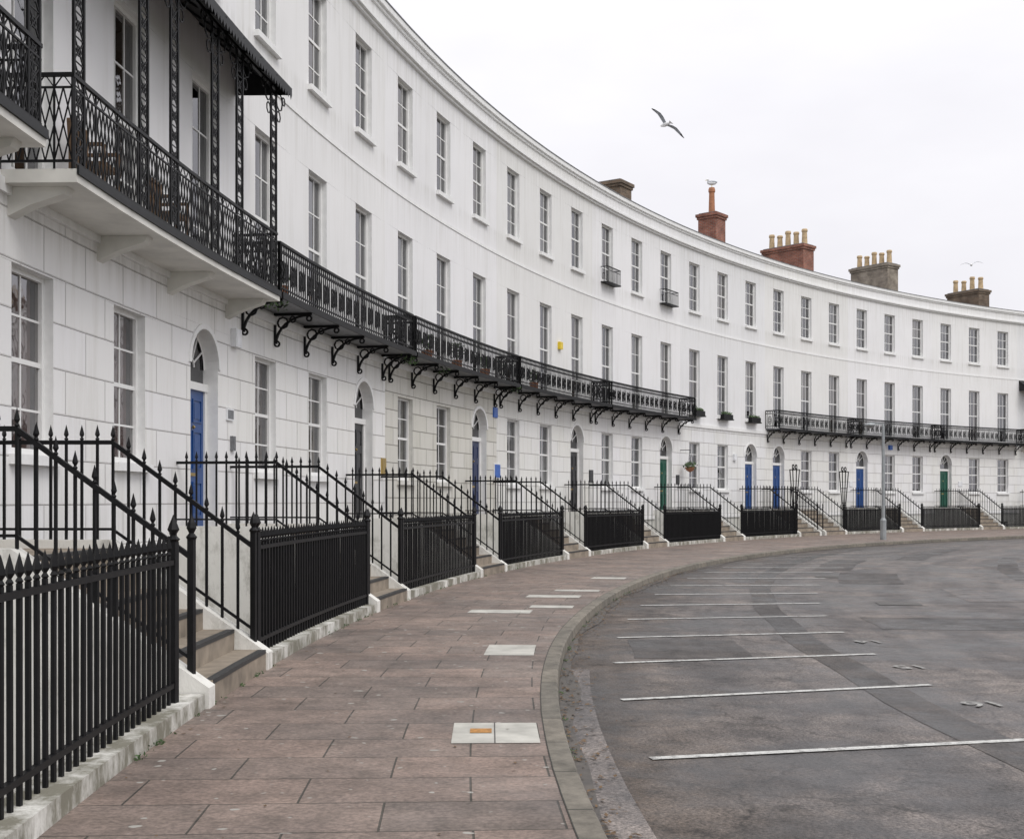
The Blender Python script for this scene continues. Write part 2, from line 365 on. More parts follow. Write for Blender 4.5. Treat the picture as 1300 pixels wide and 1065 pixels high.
    lathe(dr,P(scn,D+.04,ZF+1.6),[(.001,-.035),(.035,0),(.001,.035)],'brass',6)
    lathe(dr,P(a+.07,D+.05,ZF+1.05),[(.001,-.03),(.03,0),(.001,.03)],'brass',6)
BOT=-2.3
def bay(H,k,isdoor,spec):
    s0=K(k-.5);s1=K(k+.5);c=K(k);w=H['wall'];up=spec['up'];gr=spec['gr']
    f0=spec.get('first0',5.12)
    ops=[]
    if not isdoor: ops.append((-1.35,.35,1.0,'b')); ops.append((2.10,4.13,1.04,'g'))
    else: ops.append((ZF,4.325,1.15,'d'))
    ops.append((f0,8.15,1.04,'1')); ops.append((9.80,11.90,1.04,'2'))
    zs=sorted(set([BOT,.95,4.86,13.1]+[o[0] for o in ops]+[o[1] for o in ops]))
    for za,zb in zip(zs[:-1],zs[1:]):
        mid=(za+zb)/2; mt='basement_wall' if mid<.95 else (gr if mid<4.86 else up)
        o=[q for q in ops if q[0]<mid<q[1]]
        if o:
            ww=o[0][2]; sd(w,s0,c-ww/2,0,za,zb,mt); sd(w,c+ww/2,s1,0,za,zb,mt)
        else: sd(w,s0,s1,0,za,zb,mt)
    for z0,z1,ww,t in ops:
        if t=='d': door(H,c,spec['door'],gr); continue
        rm='trim_white' if t!='b' else 'basement_wall'
        if t=='g' and gr=='stone_ground': rm='stone_trim'
        reveal(w,c-ww/2,c+ww/2,z0,z1,.19,rm)
        cols=2 if t in 'bg' else 3
        if t=='g': cur=spec.get('gcur') or random.choice([('blind.3','blind_white'),('side','curtain_cream'),('net','curtain_white'),('wide','curtain_brown'),('side','curtain_white'),('none','')])
        elif t=='b': cur=('net','curtain_white')
        else: cur=random.choice([('none',''),('blind.25','blind_white'),('side','curtain_white'),('wide','curtain_cream'),('none',''),('none',''),('left','curtain_grey'),('blind.45','curtain_cream'),('side','curtain_brown')])
        window(H,c,ww,z0,z1,cols,cur,rows=4)
        if t in '2g' or (t=='1' and f0>5.2):
            sm='trim_white' if rm!='stone_trim' else 'stone_trim'
            pbox(w,c-ww/2-.07,c+ww/2+.07,-.02,.10,z0-.11,z0-.002,sm)
def chimney(H,k,d0,d1,wid,ztop,mat,pots,potmat,poth=.8):
    mb=H['ch']; c=K(k)
    def ub(s0,s1,e0,e1,z0,z1): pbox(mb,s0,s1,e0,e1,z0,z1,mat)
    ub(c-wid/2,c+wid/2,d0,d1,12.5,ztop-.32)
    ub(c-wid/2-.05,c+wid/2+.05,d0-.05,d1+.05,ztop-.32,ztop-.2)
    ub(c-wid/2-.1,c+wid/2+.1,d0-.1,d1+.1,ztop-.2,ztop-.06)
    pbox(mb,c-wid/2+.02,c+wid/2-.02,d0+.02,d1-.02,ztop-.06,ztop,'lead_grey')
    for i in range(pots):
        d=d0+.25+(d1-d0-.5)*(i/(pots-1) if pots>1 else .5)
        hh=poth*(1,.85,1.05,.9,1)[i%5]
        lathe(mb,P(c,d,ztop-.01),[(.18,0),(.16,.1),(.135,hh*.8),(.17,hh*.84),(.17,hh*.92),(.14,hh),(.10,hh),(.10,hh-.2)],potmat if i%2==0 or potmat=='pot_red' else 'pot_buff',12)
def bracket(mb,s,d1,ztop,h=.55):
    w=.045
    bar(mb,P(s,.02,ztop-h),P(s,.02,ztop),w); bar(mb,P(s,.02,ztop-.02),P(s,d1,ztop-.02),w)
    pr=None
    for i in range(9):
        a=math.pi/2*i/8; p=P(s,.04+(d1-.08)*(1-math.cos(a)),ztop-h+ (h-.04)*math.sin(a))
        if pr: bar(mb,pr,p,.04)
        pr=p
    ring(mb,s,.17,ztop-.17,.10,.028,8,plane='d'); ring(mb,s,.36,ztop-.11,.055,.024,7,plane='d'); ring(mb,s,d1-.05,ztop-.1,.05,.03,6,plane='d')
    ring(mb,s,.06,ztop-h,.05,.03,6,plane='d')
def balcony(H,k0,k1,zd=5.08,dp=.72,zr=5.92):
    mb=H['bal']; s0=K(k0);s1=K(k1)
    pbox(mb,s0,s1,.0,dp+.04,zd-.07,zd,'lead_grey')
    pbox(mb,s0-.01,s1+.01,dp+.04,dp+.07,zd-.10,zd+.012,'black_iron')
    def rail(pf,L):
        n=max(2,int(round(L/.115)))
        seg=max(1,int(L/1.4))
        for i in range(seg):
            for z,w in ((zr,.045),(zr-.15,.022),(zd+.10,.025)):
                bar(mb,pf(L*i/seg,z),pf(L*(i+1)/seg,z),w)
        for i in range(n+1):
            x=L*i/n; bar(mb,pf(x,zd),pf(x,zr),.05 if i in(0,n) else .018)
        for i in range(n):
            x=L*(i+.5)/n; z=zr-.075
            pts=[pf(x+.045*math.cos(q),z+.06*math.sin(q)) for q in [j*math.pi/3 for j in range(7)]]
            for j in range(6): bar(mb,pts[j],pts[j+1],.012)
            if i%4==1:
                for zz,rr in ((zd+.38,.15),(zd+.38,.08)):
                    pts=[pf(x+.05+.33*rr*math.cos(q)*2,zz+rr*math.sin(q)*1.25) for q in [j*math.pi/4 for j in range(9)]]
                    for j in range(8): bar(mb,pts[j],pts[j+1],.02)
            elif i%4==3:
                bar(mb,pf(x-.05,zd+.12),pf(x+.05,zr-.17),.012);bar(mb,pf(x+.05,zd+.12),pf(x-.05,zr-.17),.012)
    rail(lambda x,z:P(s0+x,dp,z),s1-s0); rail(lambda x,z:P(s0,x,z),dp);rail(lambda x,z:P(s1,x,z),dp)
    n=6
    for i in range(n): bracket(mb,s0+.15+(s1-s0-.3)*i/(n-1),dp,zd-.075)
def verandah(H,k0,k1,zd,posts):
    mb=H['bal'];s0=K(k0);s1=K(k1);dp=.76;zr=6.0;zc=8.38
    pbox(mb,s0,s1,.0,dp+.05,zd-.14,zd,'deck_soffit'); pbox(mb,s0-.01,s1+.01,dp+.05,dp+.075,zd-.06,zd+.03,'canopy_metal')
    n=4
    for i in range(n):
        c=s0+.25+(s1-s0-.5)*i/(n-1)
        prism(mb,[(0,zd-.45),(0,zd-.142),(dp*.85,zd-.142),(dp*.8,zd-.22),(.25,zd-.33)],c-.09,c+.09,'deck_soffit')
    def rail(pf,L):
        seg=max(1,int(L/1.3))
        for i in range(seg):
            for z,w in ((zr,.04),(zr-.13,.02),(zd+.08,.025)): bar(mb,pf(L*i/seg,z),pf(L*(i+1)/seg,z),w)
        n=max(3,int(round(L/.21)));h0=zd+.08;h1=zr-.13;hm=(h0+h1)/2
        for i in range(n):
            x0=L*i/n;x1=L*(i+1)/n;xm=(x0+x1)/2
            for (a,b_) in (((x0,h0),(xm,hm)),((xm,hm),(x0,h1)),((x1,h0),(xm,hm)),((xm,hm),(x1,h1)),((x0,hm),(xm,h0)),((x0,hm),(xm,h1)),((x1,hm),(xm,h0)),((x1,hm),(xm,h1))):
                bar(mb,pf(*a),pf(*b_),.012)
            bar(mb,pf(x0,h1),pf(xm,zr),.011);bar(mb,pf(xm,zr),pf(x1,h1),.011)
            if i%3==0: bar(mb,pf(x0,zd),pf(x0,zr),.018)
    rail(lambda x,z:P(s0+x,dp,z),s1-s0);rail(lambda x,z:P(s0,x,z),dp);rail(lambda x,z:P(s1,x,z),dp)
    for kp in posts:
        c=K(kp);w=.13
        for sx in(-w,w): bar(mb,P(c+sx,dp,zd),P(c+sx,dp,zc),.03)
        z=zd+.1;st=.26
        while z+st<zc:
            bar(mb,P(c-w,dp,z),P(c+w,dp,z+st),.014);bar(mb,P(c+w,dp,z),P(c-w,dp,z+st),.014)
            ring(mb,c,dp,z+st/2,.055,.014,6); bar(mb,P(c-w,dp,z+st),P(c+w,dp,z+st),.012)
            z+=st
        for sg in(-1,1):
            ring(mb,c+sg*(w+.16),dp,zc-.16,.15,.018,8);ring(mb,c+sg*(w+.12),dp,zc-.42,.09,.016,7);ring(mb,c+sg*(w+.38),dp,zc-.09,.07,.016,6)
    seg=8
    for i in range(seg):
        bar(mb,P(s0+(s1-s0)*i/seg,dp,zc),P(s0+(s1-s0)*(i+1)/seg,dp,zc),.05)
    prof=[(0,9.0),(.25,8.80),(.55,8.60),(.98,8.42)]
    seg=10;ov=.12
    for i in range(seg):
        a=s0-ov+(s1-s0+2*ov)*i/seg;b_=s0-ov+(s1-s0+2*ov)*(i+1)/seg
        for (p,q) in zip(prof[:-1],prof[1:]):
            for dz in(0,-.03): mb.face([P(a,p[0],p[1]+dz),P(b_,p[0],p[1]+dz),P(b_,q[0],q[1]+dz),P(a,q[0],q[1]+dz)],'canopy_metal')
            bar(mb,P(a,p[0],p[1]-.045),P(a,q[0],q[1]-.045),.03)
        p=prof[-1]; mb.face([P(a,p[0],p[1]+.01),P(b_,p[0],p[1]+.01),P(b_,p[0],p[1]-.11),P(a,p[0],p[1]-.11)],'canopy_metal')
        for j in range(6):
            u0=a+(b_-a)*j/6;u1=a+(b_-a)*(j+1)/6
            mb.face([P(u0,p[0],p[1]-.11),P(u1,p[0],p[1]-.11),P((u0+u1)/2,p[0],p[1]-.2)],'canopy_metal')
    for s in(s0-ov,s1+ov):
        mb.face([P(s,0,8.36)]+[P(s,a,c) for a,c in prof]+[P(s,.98,8.32)],'canopy_metal')
houses=[
 dict(kd=-5,k=(-7,-6,-5),up=0,gr='stucco_ground_0',door='door_dark',kind='ver',vk=(-7.3,-4.56),vz=5.16,posts=(-6.9,-5.9,-5.1,-4.62)),
 dict(kd=-2,k=(-4,-3,-2),up=2,gr='stucco_ground_2',door='door_blue',kind='ver',vk=(-4.28,-1.56),vz=5.03,posts=(-4.22,-3.53,-3.15,-2.58,-2.2,-1.62),gcur=('wide','curtain_pink')),
 dict(kd=1,k=(-1,0,1),up=0,gr='stucco_ground_0',door='door_dark',kind='bal'),
 dict(kd=4,k=(2,3,4),up=2,gr='stone_ground',door='door_navy',kind='bal'),
 dict(kd=7,k=(5,6,7),up=1,gr='stucco_ground_1',door='door_dark',kind='bal'),
 dict(kd=10,k=(8,9,10),up=2,gr='stucco_ground_2',door='door_green',kind='bal'),
 dict(kd=13,k=(11,12,13),up=3,gr='stucco_ground_3',door='door_blue',kind='none'),
 dict(kd=14,k=(14,15,16),up=1,gr='stucco_ground_1',door='door_blue',kind='bal'),
 dict(kd=17,k=(17,18,19),up=2,gr='stucco_ground_2',door='door_blue',kind='bal'),
 dict(kd=20,k=(20,21,22),up=0,gr='stucco_ground_0',door='door_green',kind='bal'),
 dict(kd=23,k=(23,24,25),up=3,gr='stucco_ground_3',door='door_blue',kind='ver',vk=(22.6,25.4),vz=5.05,posts=(22.7,23.4,24.5,25.3)),
]
chim={4:(4.4,-4.2,-2.9,.9,14.6,'brick_brown',2,'pot_red',.7),7:(7.5,-4.0,-2.4,.9,14.8,'brick_brown',2,'pot_buff',.5),
 10:(10.5,-4.8,-2.6,1.0,15.55,'brick_brown',0,'pot_buff',.8),13:(13.5,-3.4,-2.4,.9,15.8,'brick_red',1,'pot_red',1.3),
 14:(16.5,-5.0,-2.4,1.0,15.6,'brick_red',5,'pot_buff',.85),17:(19.5,-5.2,-2.6,1.0,15.7,'brick_buff',5,'pot_buff',.8),20:(22.5,-4.8,-2.4,1.0,15.0,'brick_brown',4,'pot_buff',.85)}
for h in houses:
    root=empty('terraced_house'); H={n:MB() for n in('wall','fr','gl','cu','it','door','bal','ch','cor','roof')}
    spec=dict(up='stucco_upper_%d'%h['up'],gr=h['gr'],door=h['door'],gcur=h.get('gcur'),first0=5.40 if h['kind']=='none' else 5.12)
    for k in h['k']: bay(H,k,k==h['kd'],spec)
    s0=K(h['k'][0]-.5);s1=K(h['k'][2]+.5); c=H['cor'];e=.001
    pbox(c,s0+e,s1-e,-.34,.11,13.10,ZC,'trim_white')
    pbox(c,s0+e,s1-e,-.35,.13,ZC,ZC+.025,'lead_grey')
    pbox(c,s0+e,s1-e,.0,.05,13.02,13.10,'trim_white')
    pbox(c,s0+e,s1-e,.0,.15,12.53,12.60,'trim_white');pbox(c,s0+e,s1-e,.0,.08,12.46,12.53,'trim_white')
    pbox(c,s0+e,s1-e,.0,.02,9.02,9.10,'trim_white')
    pbox(c,s0+e,s1-e,.0,.05,4.80,4.95,'trim_white')
    pbox(c,s0+e,s1-e,.0,.06,.86,1.02,'trim_white')
    rf=H['roof']
    n=3
    for i in range(n):
        a=s0+(s1-s0)*i/n;b_=s0+(s1-s0)*(i+1)/n
        rf.face([P(a,-.34,12.8),P(b_,-.34,12.8),P(b_,-5,13.9),P(a,-5,13.9)],'slate_roof');rf.face([P(a,-10,12.6),P(b_,-10,12.6),P(b_,-5,13.9),P(a,-5,13.9)],'slate_roof')
        rf.face([P(a,-10,12.6),P(b_,-10,12.6),P(b_,-10,-.2),P(a,-10,-.2)],'brick_buff',[(a,12.6),(b_,12.6),(b_,0),(a,0)])
        rf.face([P(a,-.34,12.8),P(b_,-.34,12.8),P(b_,-.34,13.1),P(a,-.34,13.1)],'trim_white')
    if h['kind']=='bal': balcony(H,h['k'][0]-.47,h['k'][2]+.47)
    elif h['kind']=='ver': verandah(H,h['vk'][0],h['vk'][1],h['vz'],h['posts'])
    if h['kd']==10:
        for kk in(8,10):
            cs=K(kk);mb=H['bal'];zb=9.72
            pbox(mb,cs-.62,cs+.62,.0,.3,zb-.04,zb,'black_iron')
            for i in range(13): x=cs-.6+.1*i; bar(mb,P(x,.28,zb),P(x,.28,zb+.55),.016)
            for sx in(-.6,.6):
                bar(mb,P(cs+sx,0,zb+.55),P(cs+sx,.28,zb+.55),.025);bar(mb,P(cs+sx,.14,zb),P(cs+sx,.14,zb+.55),.016)
            bar(mb,P(cs-.6,.28,zb+.55),P(cs+.6,.28,zb+.55),.03)
            bar(mb,P(cs-.6,.28,zb+.42),P(cs+.6,.28,zb+.42),.018)
    cc=chim.get(h['kd'])
    if cc: chimney(H,*cc)
    if h is houses[0]: sidef(H['wall'],s0,-10,0,BOT,13.1,spec['up'])
    if h is houses[-1]: sidef(H['wall'],s1,-10,0,BOT,13.1,spec['up'])
    for n,m_ in (('wall','walls'),('fr','sash_window_frames'),('gl','window_panes'),('cu','curtains'),('it','room_interiors'),('door','front_door'),('bal','ironwork_balcony'),('ch','chimney_stack'),('cor','cornice_and_bands'),('roof','roof')):
        H[n].build(m_,root)
# ---------------------------------------------------------------- steps + area railings
DR=2.86
for h in houses:
    kd=h['kd'];c=K(kd);mb=MB();ir=MB();root=empty('entrance_steps')
    hw=1.02;n=6;r=ZF/n;tr_=.30
    for i in range(n):
        d=3.0-tr_*i
        pbox(mb,c-hw,c+hw,.0 if i==n-1 else d-tr_-.02,d,i*r if i else -.02,(i+1)*r,'step_stone')
        pbox(mb,c-hw+.02,c+hw-.02,d-.07,d+.006,(i+1)*r-.03,(i+1)*r+.004,'step_nosing')
    for sg in(-1,1):
        a,b_=sorted((c+sg*hw,c+sg*(hw+.2)))
        prism(mb,[(3.02,BOT),(3.02,.16),(1.5,ZF+.08),(.0,ZF+.08),(.0,BOT)],a,b_,'stringer_white')
        s=c+sg*(hw+.1)
        def zt(d): return 2.16 if d<1.5 else 2.16-(d-1.5)/(DR-1.5)*1.0
        def zb(d): return ZF+.08 if d<1.5 else ZF+.08-(d-1.5)/(1.52)*(ZF-.08)
        bar(ir,P(s,.0,zt(0)),P(s,1.5,zt(1.5)),.04);bar(ir,P(s,1.5,zt(1.5)),P(s,DR,zt(DR)),.04)
        bar(ir,P(s,.0,zb(0)+.1),P(s,1.5,zb(1.5)+.1),.025);bar(ir,P(s,1.5,zb(1.5)+.1),P(s,DR,zb(DR)+.1),.025)
        nb=19
        for i in range(1,nb):
            d=DR*i/nb
            bar(ir,P(s,d,zb(d)),P(s,d,zt(d)+.02),.022); spear(ir,P(s,d,zt(d)+.02))
        bar(ir,P(s,DR,.0),P(s,DR,1.30),.05)
        lathe(ir,P(s,DR,1.30),[(.035,0),(.045,.02),(.02,.05),(.04,.09),(.03,.13),(.001,.2)],'black_iron',8)
    mb.build('steps_and_stringers',root);ir.build('iron_handrails',root)
for kq in(12.5,14.42):
    mb=MB();s=K(kq)
    for sx,sy in((-1,-1),(1,-1),(1,1),(-1,1)):
        bar(mb,P(s+.07*sx,DR+.07*sy,.05),P(s+.07*sx,DR+.07*sy,1.5),.045)
        bar(mb,P(s+.07*sx,DR+.07*sy,1.5),P(s+.16*sx,DR+.16*sy,3.0),.045)
    for z,q in((.1,.09),(.8,.07),(1.5,.07),(2.2,.11),(3.0,.16)):
        pts=[P(s+q*sx,DR+q*sy,z) for sx,sy in((-1,-1),(1,-1),(1,1),(-1,1),(-1,-1))]
        for a,b_ in zip(pts[:-1],pts[1:]): bar(mb,a,b_,.035)
    for sx in(-1,1): ring(mb,s+.16*sx,DR,3.12,.10,.04,7)
    mb.build('iron_lamp_standard')
gaps=[(-8,-5)]+[(a['kd'],b_['kd']) for a,b_ in zip(houses[:-1],houses[1:])]
for a,b_ in gaps:
    if b_-a<2: continue
    s0=K(a)+1.24;s1=K(b_)-1.24
    root=empty('iron_railing');mb=MB();pl=MB()
    pbox(pl,s0,s1,DR-.13,DR+.13,-.02,.12,'plinth_white',st=.7)
    if b_==-5: s1-=.42
    L=s1-s0;nb=int(L/.130);bw=.023 if a<0 else (.028 if a<3 else (.036 if a<6 else .05))
    for i in range(nb+1):
        s=s0+L*i/nb
        if i in(0,nb):
            bar(mb,P(s,DR,.1),P(s,DR,1.30),.06);lathe(mb,P(s,DR,1.30),[(.035,0),(.05,.02),(.02,.05),(.045,.09),(.03,.13),(.001,.2)],'black_iron',8)
        else:
            tl=random.uniform(-.008,.008)
            bar(mb,P(s,DR,.11),P(s+tl,DR,1.20),bw);spear(mb,P(s+tl,DR,1.20),.15,.026)
    sg=int(L/.9)+1
    for i in range(sg):
        for z in(1.15,.25): bar(mb,P(s0+L*i/sg,DR,z),P(s0+L*(i+1)/sg,DR,z),.036)
    mb.build('spear_bars',root);pl.build('plinth',root)
pit=MB();S0=K(-12);S1=K(28)
hz(pit,S0,S1,0,3.0,BOT+.002,'area_floor'); sd(pit,S0,S1,3.0,BOT,-.001,'brick_retaining',True)
pit.build('basement_area')
# ---------------------------------------------------------------- pavement, kerb, road, ground
KP=[(-14,5.7),(-4.7,5.7),(-.2,6.3),(3.7,6.8),(8.6,7.8),(12.9,9.2),(15.7,10.1),(22,12),(30,13)]
def kd_(k):
    def lin(k):
        for (a,b_),(c,d) in zip(KP[:-1],KP[1:]):
            if k<=c: return b_+(d-b_)*(k-a)/(c-a)
        return KP[-1][1]
    return sum(lin(k+o) for o in(-1.5,-.75,0,.75,1.5))/5
pv=MB();kb=MB();rd=MB();gu=MB()
ks=[-14+.25*i for i in range(int(43/.25)+1)]
def gw(k): return .13+.05*math.sin(k*2.3)+.04*math.sin(k*5.1+1)
for a,b_ in zip(ks[:-1],ks[1:]):
    A,B=K(a),K(b_);da,db=kd_(a),kd_(b_)
    pv.face([P(A,2.99,0),P(A,da-.15,0),P(B,db-.15,0),P(B,2.99,0)],'pavement_slabs',[(2.99,A),(da-.15,A),(db-.15,B),(2.99,B)])
    kb.face([P(A,da-.15,.004),P(A,da-.015,.004),P(B,db-.015,.004),P(B,db-.15,.004)],'kerb_stone',[(A,0),(A,.15),(B,.15),(B,0)])
    kb.face([P(A,da-.015,.004),P(A,da,-.012),P(B,db,-.012),P(B,db-.015,.004)],'kerb_stone',[(A,.15),(A,.17),(B,.17),(B,.15)])
    kb.face([P(A,da,-.012),P(A,da+.01,-.125),P(B,db+.01,-.125),P(B,db,-.012)],'kerb_stone',[(A,.17),(A,.3),(B,.3),(B,.17)])
    gu.face([P(A,da+.012,-.1135),P(A,da+gw(a),-.1135),P(B,db+gw(b_),-.1135),P(B,db+.012,-.1135)],'wet_grime')
    if a<-4.3:
        gu.face([P(A,da+.012,-.1165),P(A,da+.30,-.1165),P(B,db+.30,-.1165),P(B,db+.012,-.1165)],'asphalt_light',[(A+.4,.4),(A+.4,.65),(B+.4,.65),(B+.4,.4)])
    e=[0,1,3,8,16,34]
    for u,v in zip(e[:-1],e[1:]):
        rd.face([P(A,da+u,-.12),P(A,da+v,-.12),P(B,db+v,-.12),P(B,db+u,-.12)],'asphalt',[(A,u),(A,v),(B,v),(B,u)])
pv.build('pavement');kb.build('kerb');rd.build('road');gu.build('gutter')
g=MB();rad=[0.01,15,32,R-7,R-3.05];ns=200
for i in range(ns):
    t0=2*math.pi*i/ns;t1=2*math.pi*(i+1)/ns
    th=(TH0-(t0+t1)/2+math.pi)%(2*math.pi)-math.pi
    ins=K(-11.5)<th*R<K(27)
    rr=[(a,b_) for a,b_ in zip(rad[:-1],rad[1:])]+([] if ins else [(R-3.05,R)])+[(R,R+12),(R+12,R+60),(R+60,500),(500,1500)]
    for a,b_ in rr:
        g.face([(CX+q*math.cos(w),CY+q*math.sin(w),-.124) for q,w in((a,t0),(b_,t0),(b_,t1),(a,t1))],'ground_grass')
g.build('ground')
# markings
pm=MB()
def strip(k0,d0,k1,d1,w,mat,z=-.112,mbx=None):
    mbx=mbx or pm
    n=6
    a=Vector(P(K(k0),d0,z));c=Vector(P(K(k1),d1,z));t=(c-a).normalized();x=Vector((-t.y,t.x,0))*w/2
    for i in range(n):
        p=a+(c-a)*i/n;q=a+(c-a)*(i+1)/n
        mbx.face([tuple(p-x),tuple(q-x),tuple(q+x),tuple(p+x)],mat)
kk=-5.93;SPK=.93
for i in range(16):
    k=kk+SPK*i; e=kd_(k)
    strip(k,e+.55,k+.36,e+(3.5 if i>0 else 4.8),.085 if i<5 else .11,'road_paint' if i<11 else 'road_paint_worn')
pm.build('parking_bay_markings')
for i,t in ((1,'16'),(2,'15'),(3,'14')):
    cu=bpy.data.curves.new('bay_number','FONT');cu.body=t;cu.size=.36;cu.offset=.004;o=bpy.data.objects.new('bay_number',cu)
    k=kk+SPK*i-.02;p=P(K(k),kd_(k)+3.75,-.108);o.location=p;o.rotation_euler=(0,0,math.radians(188));cu.materials.append(MATS['road_paint_worn']);sc.collection.objects.link(o)
rp=MB()
def patch(mb,k0,k1,d0,d1,z,mat,n=10,wob=0):
    for i in range(n):
        a=K(k0+(k1-k0)*i/n);b_=K(k0+(k1-k0)*(i+1)/n)
        w0=wob*math.sin(i*1.3);w1=wob*math.sin((i+1)*1.3)
        mb.face([P(a,d0+w0,z),P(a,d1+w0,z),P(b_,d1+w1,z),P(b_,d0+w1,z)],mat,[(a,d0),(a,d1),(b_,d1),(b_,d0)])
patch(rp,-6.6,9,8.55,8.95,-.1165,'asphalt_patch',40,.03)
patch(rp,1.2,2.8,10.3,11.6,-.1165,'asphalt_patch',4)
patch(rp,3.2,5.4,9.6,10.5,-.1165,'asphalt_patch',6,.03)
patch(rp,5.8,9.5,11.2,12.0,-.1165,'asphalt_patch',10,.05)
patch(rp,-.6,.7,12.2,14.2,-.1165,'asphalt_light',4)
patch(rp,-3.9,-3.2,6.6,7.9,-.1168,'asphalt_patch',4,.02)
patch(rp,-2.6,-1.9,10.0,13.0,-.1168,'asphalt_patch',4,.02)
patch(rp,2.0,7.0,14.0,14.5,-.1168,'asphalt_patch',10,.03)
rp.build('road_repair_patch')
cs=MB()
for k0,k1,d0,d1 in((-5.95,-5.67,4.93,5.52),(-4.2,-3.85,5.0,5.52),(-2.05,-1.88,5.1,5.75),(-1.3,-1.1,4.8,5.7),(-.75,-.6,5.1,5.9),(.6,.8,5.3,6.0),(-2.4,-2.2,4.3,5.2)):
    patch(cs,k0,k1,d0,d1,.004,'concrete_slab',2)
patch(cs,-5.82,-5.76,5.05,5.2,.008,'cover_orange',1)
for d in(5.22,): patch(cs,-5.95,-5.67,d-.004,d+.004,.0065,'cover_iron',1)
cs.build('concrete_slab_repairs')
mh=MB();patch(mh,-1.0,-.75,10.6,11.3,-.112,'cover_iron',2);patch(mh,2.0,2.2,9.8,10.3,-.112,'cover_iron',2);mh.build('manhole_cover')
lt=MB()
for i in range(900):
    k=random.uniform(-7,3);s=K(k);d=kd_(k)+.02+abs(random.gauss(0,.14))
    a=random.uniform(0,6.28);q=random.uniform(.012,.032);p=Vector(P(s,d,-.106+random.uniform(0,.008)));u=Vector((math.cos(a),math.sin(a),.15))*q;v=Vector((-math.sin(a),math.cos(a),.1))*q*.5
    lt.face([tuple(p-u),tuple(p-v),tuple(p+u),tuple(p+v)],'leaf_brown')
for i in range(160):
    k=random.uniform(-7,1);s=K(k);d=random.uniform(3.05,kd_(k)-.2) if i%3 else 3.04+abs(random.gauss(0,.05))
    a=random.uniform(0,6.28);q=random.uniform(.008,.02);p=Vector(P(s,d,.008));u=Vector((math.cos(a),math.sin(a),.1))*q;v=Vector((-math.sin(a),math.cos(a),.1))*q*.6
    lt.face([tuple(p-u),tuple(p-v),tuple(p+u),tuple(p+v)],'leaf_brown')
lt.build('leaf_litter')
wd=MB()
for i in range(70):
    k=random.uniform(-6.5,2); 
    clump(wd,P(K(k),3.005,.012),(.05,.03,.025),7,.016)
for i in range(30):
    k=random.uniform(-6.5,0); clump(wd,P(K(k),kd_(k)+.02,-.10),(.06,.03,.02),8,.016)
wd.build('weeds')
# ---------------------------------------------------------------- street lamp
sl=MB();bx,by=15.3,50.0
lathe(sl,(bx,by,-.1),[(.13,0),(.13,.9),(.08,1.0),(.06,4.75),(.04,4.85)],'galv_grey',10)
for i in range(4):
    a=i*.4;bar(sl,(bx-.15*i,by,4.75+.05*math.sin(a)),(bx-.15*(i+1),by,4.75+.05*math.sin(a+.4)),.06,'galv_grey')
lathe(sl,(bx-.55,by,4.68),[(.02,.14),(.2,.1),(.24,.04),(.2,0),(.12,-.07),(.001,-.09)],'galv_grey',10)
sl.build('street_lamp')
# ---------------------------------------------------------------- gulls
def gull(loc,span,bank,yaw,name='seagull'):
    mb=MB()
    prof=[(-.30,.005),(-.24,.03),(-.12,.06),(0,.075),(.12,.065),(.2,.045),(.25,.045),(.29,.03),(.33,.012),(.37,.003)]
    for (y0,r0),(y1,r1) in zip(prof[:-1],prof[1:]):
        for j in range(8):
            a=2*math.pi*j/8;e=2*math.pi*(j+1)/8
            mb.face([(r0*math.cos(a),y0,r0*math.sin(a)),(r0*math.cos(e),y0,r0*math.sin(e)),(r1*math.cos(e),y1,r1*math.sin(e)),(r1*math.cos(a),y1,r1*math.sin(a))],'gull_white' if y0<.28 else 'sign_yellow')
    mb.face([(-.02,-.25,0),(.02,-.25,0),(.09,-.42,0),(-.09,-.42,0)],'gull_white')
    h=span/2
    st=[(0.04,.10,-.08,.02,'gull_grey'),(h*.3,.16,-.06,.11,'gull_grey'),(h*.5,.14,-.06,.14,'gull_grey'),(h*.8,.02,-.11,.08,'gull_grey'),(h*.92,-.06,-.13,.04,'gull_dark'),(h,-.17,-.18,.0,'gull_dark')]
    for sg in(-1,1):
        for p,q in zip(st[:-1],st[1:]):
            for dz,mt in((0.012,q[4]),(-.0,'gull_grey' if q[4]!='gull_dark' else 'gull_dark')):
                mb.face([(sg*p[0],p[1],p[3]+dz),(sg*q[0],q[1],q[3]+dz),(sg*q[0],q[2],q[3]+dz),(sg*p[0],p[2],p[3]+dz)],mt)
    o=mb.build(name);o.location=loc;o.rotation_euler=(math.radians(8),math.radians(bank),math.radians(yaw));return o
gull((5.06,40,14.0),1.5,33,25)
gull((26.5,70,15.2),1.3,-3,-20)
pk=P(K(13.5),-2.9,15.8+1.3)
mb=MB()
def ell(c,r,mat):
    n=8
    for i in range(n):
        for j in range(n):
            def q(a,b_): 
                t=math.pi*a/n;f=2*math.pi*b_/n;return(c[0]+r[0]*math.sin(t)*math.cos(f),c[1]+r[1]*math.sin(t)*math.sin(f),c[2]+r[2]*math.cos(t))
            mb.face([q(i,j),q(i+1,j),q(i+1,j+1),q(i,j+1)],mat)
ell((pk[0],pk[1],pk[2]+.22),(.24,.1,.1),'gull_white');ell((pk[0]+.02,pk[1],pk[2]+.26),(.26,.095,.075),'gull_grey')
ell((pk[0]-.19,pk[1],pk[2]+.38),(.07,.06,.06),'gull_white');bar(mb,(pk[0]-.14,pk[1],pk[2]+.26),(pk[0]-.19,pk[1],pk[2]+.38),.1,'gull_white',.07)
bar(mb,(pk[0]-.24,pk[1],pk[2]+.37),(pk[0]-.33,pk[1],pk[2]+.35),.03,'sign_yellow',.01)
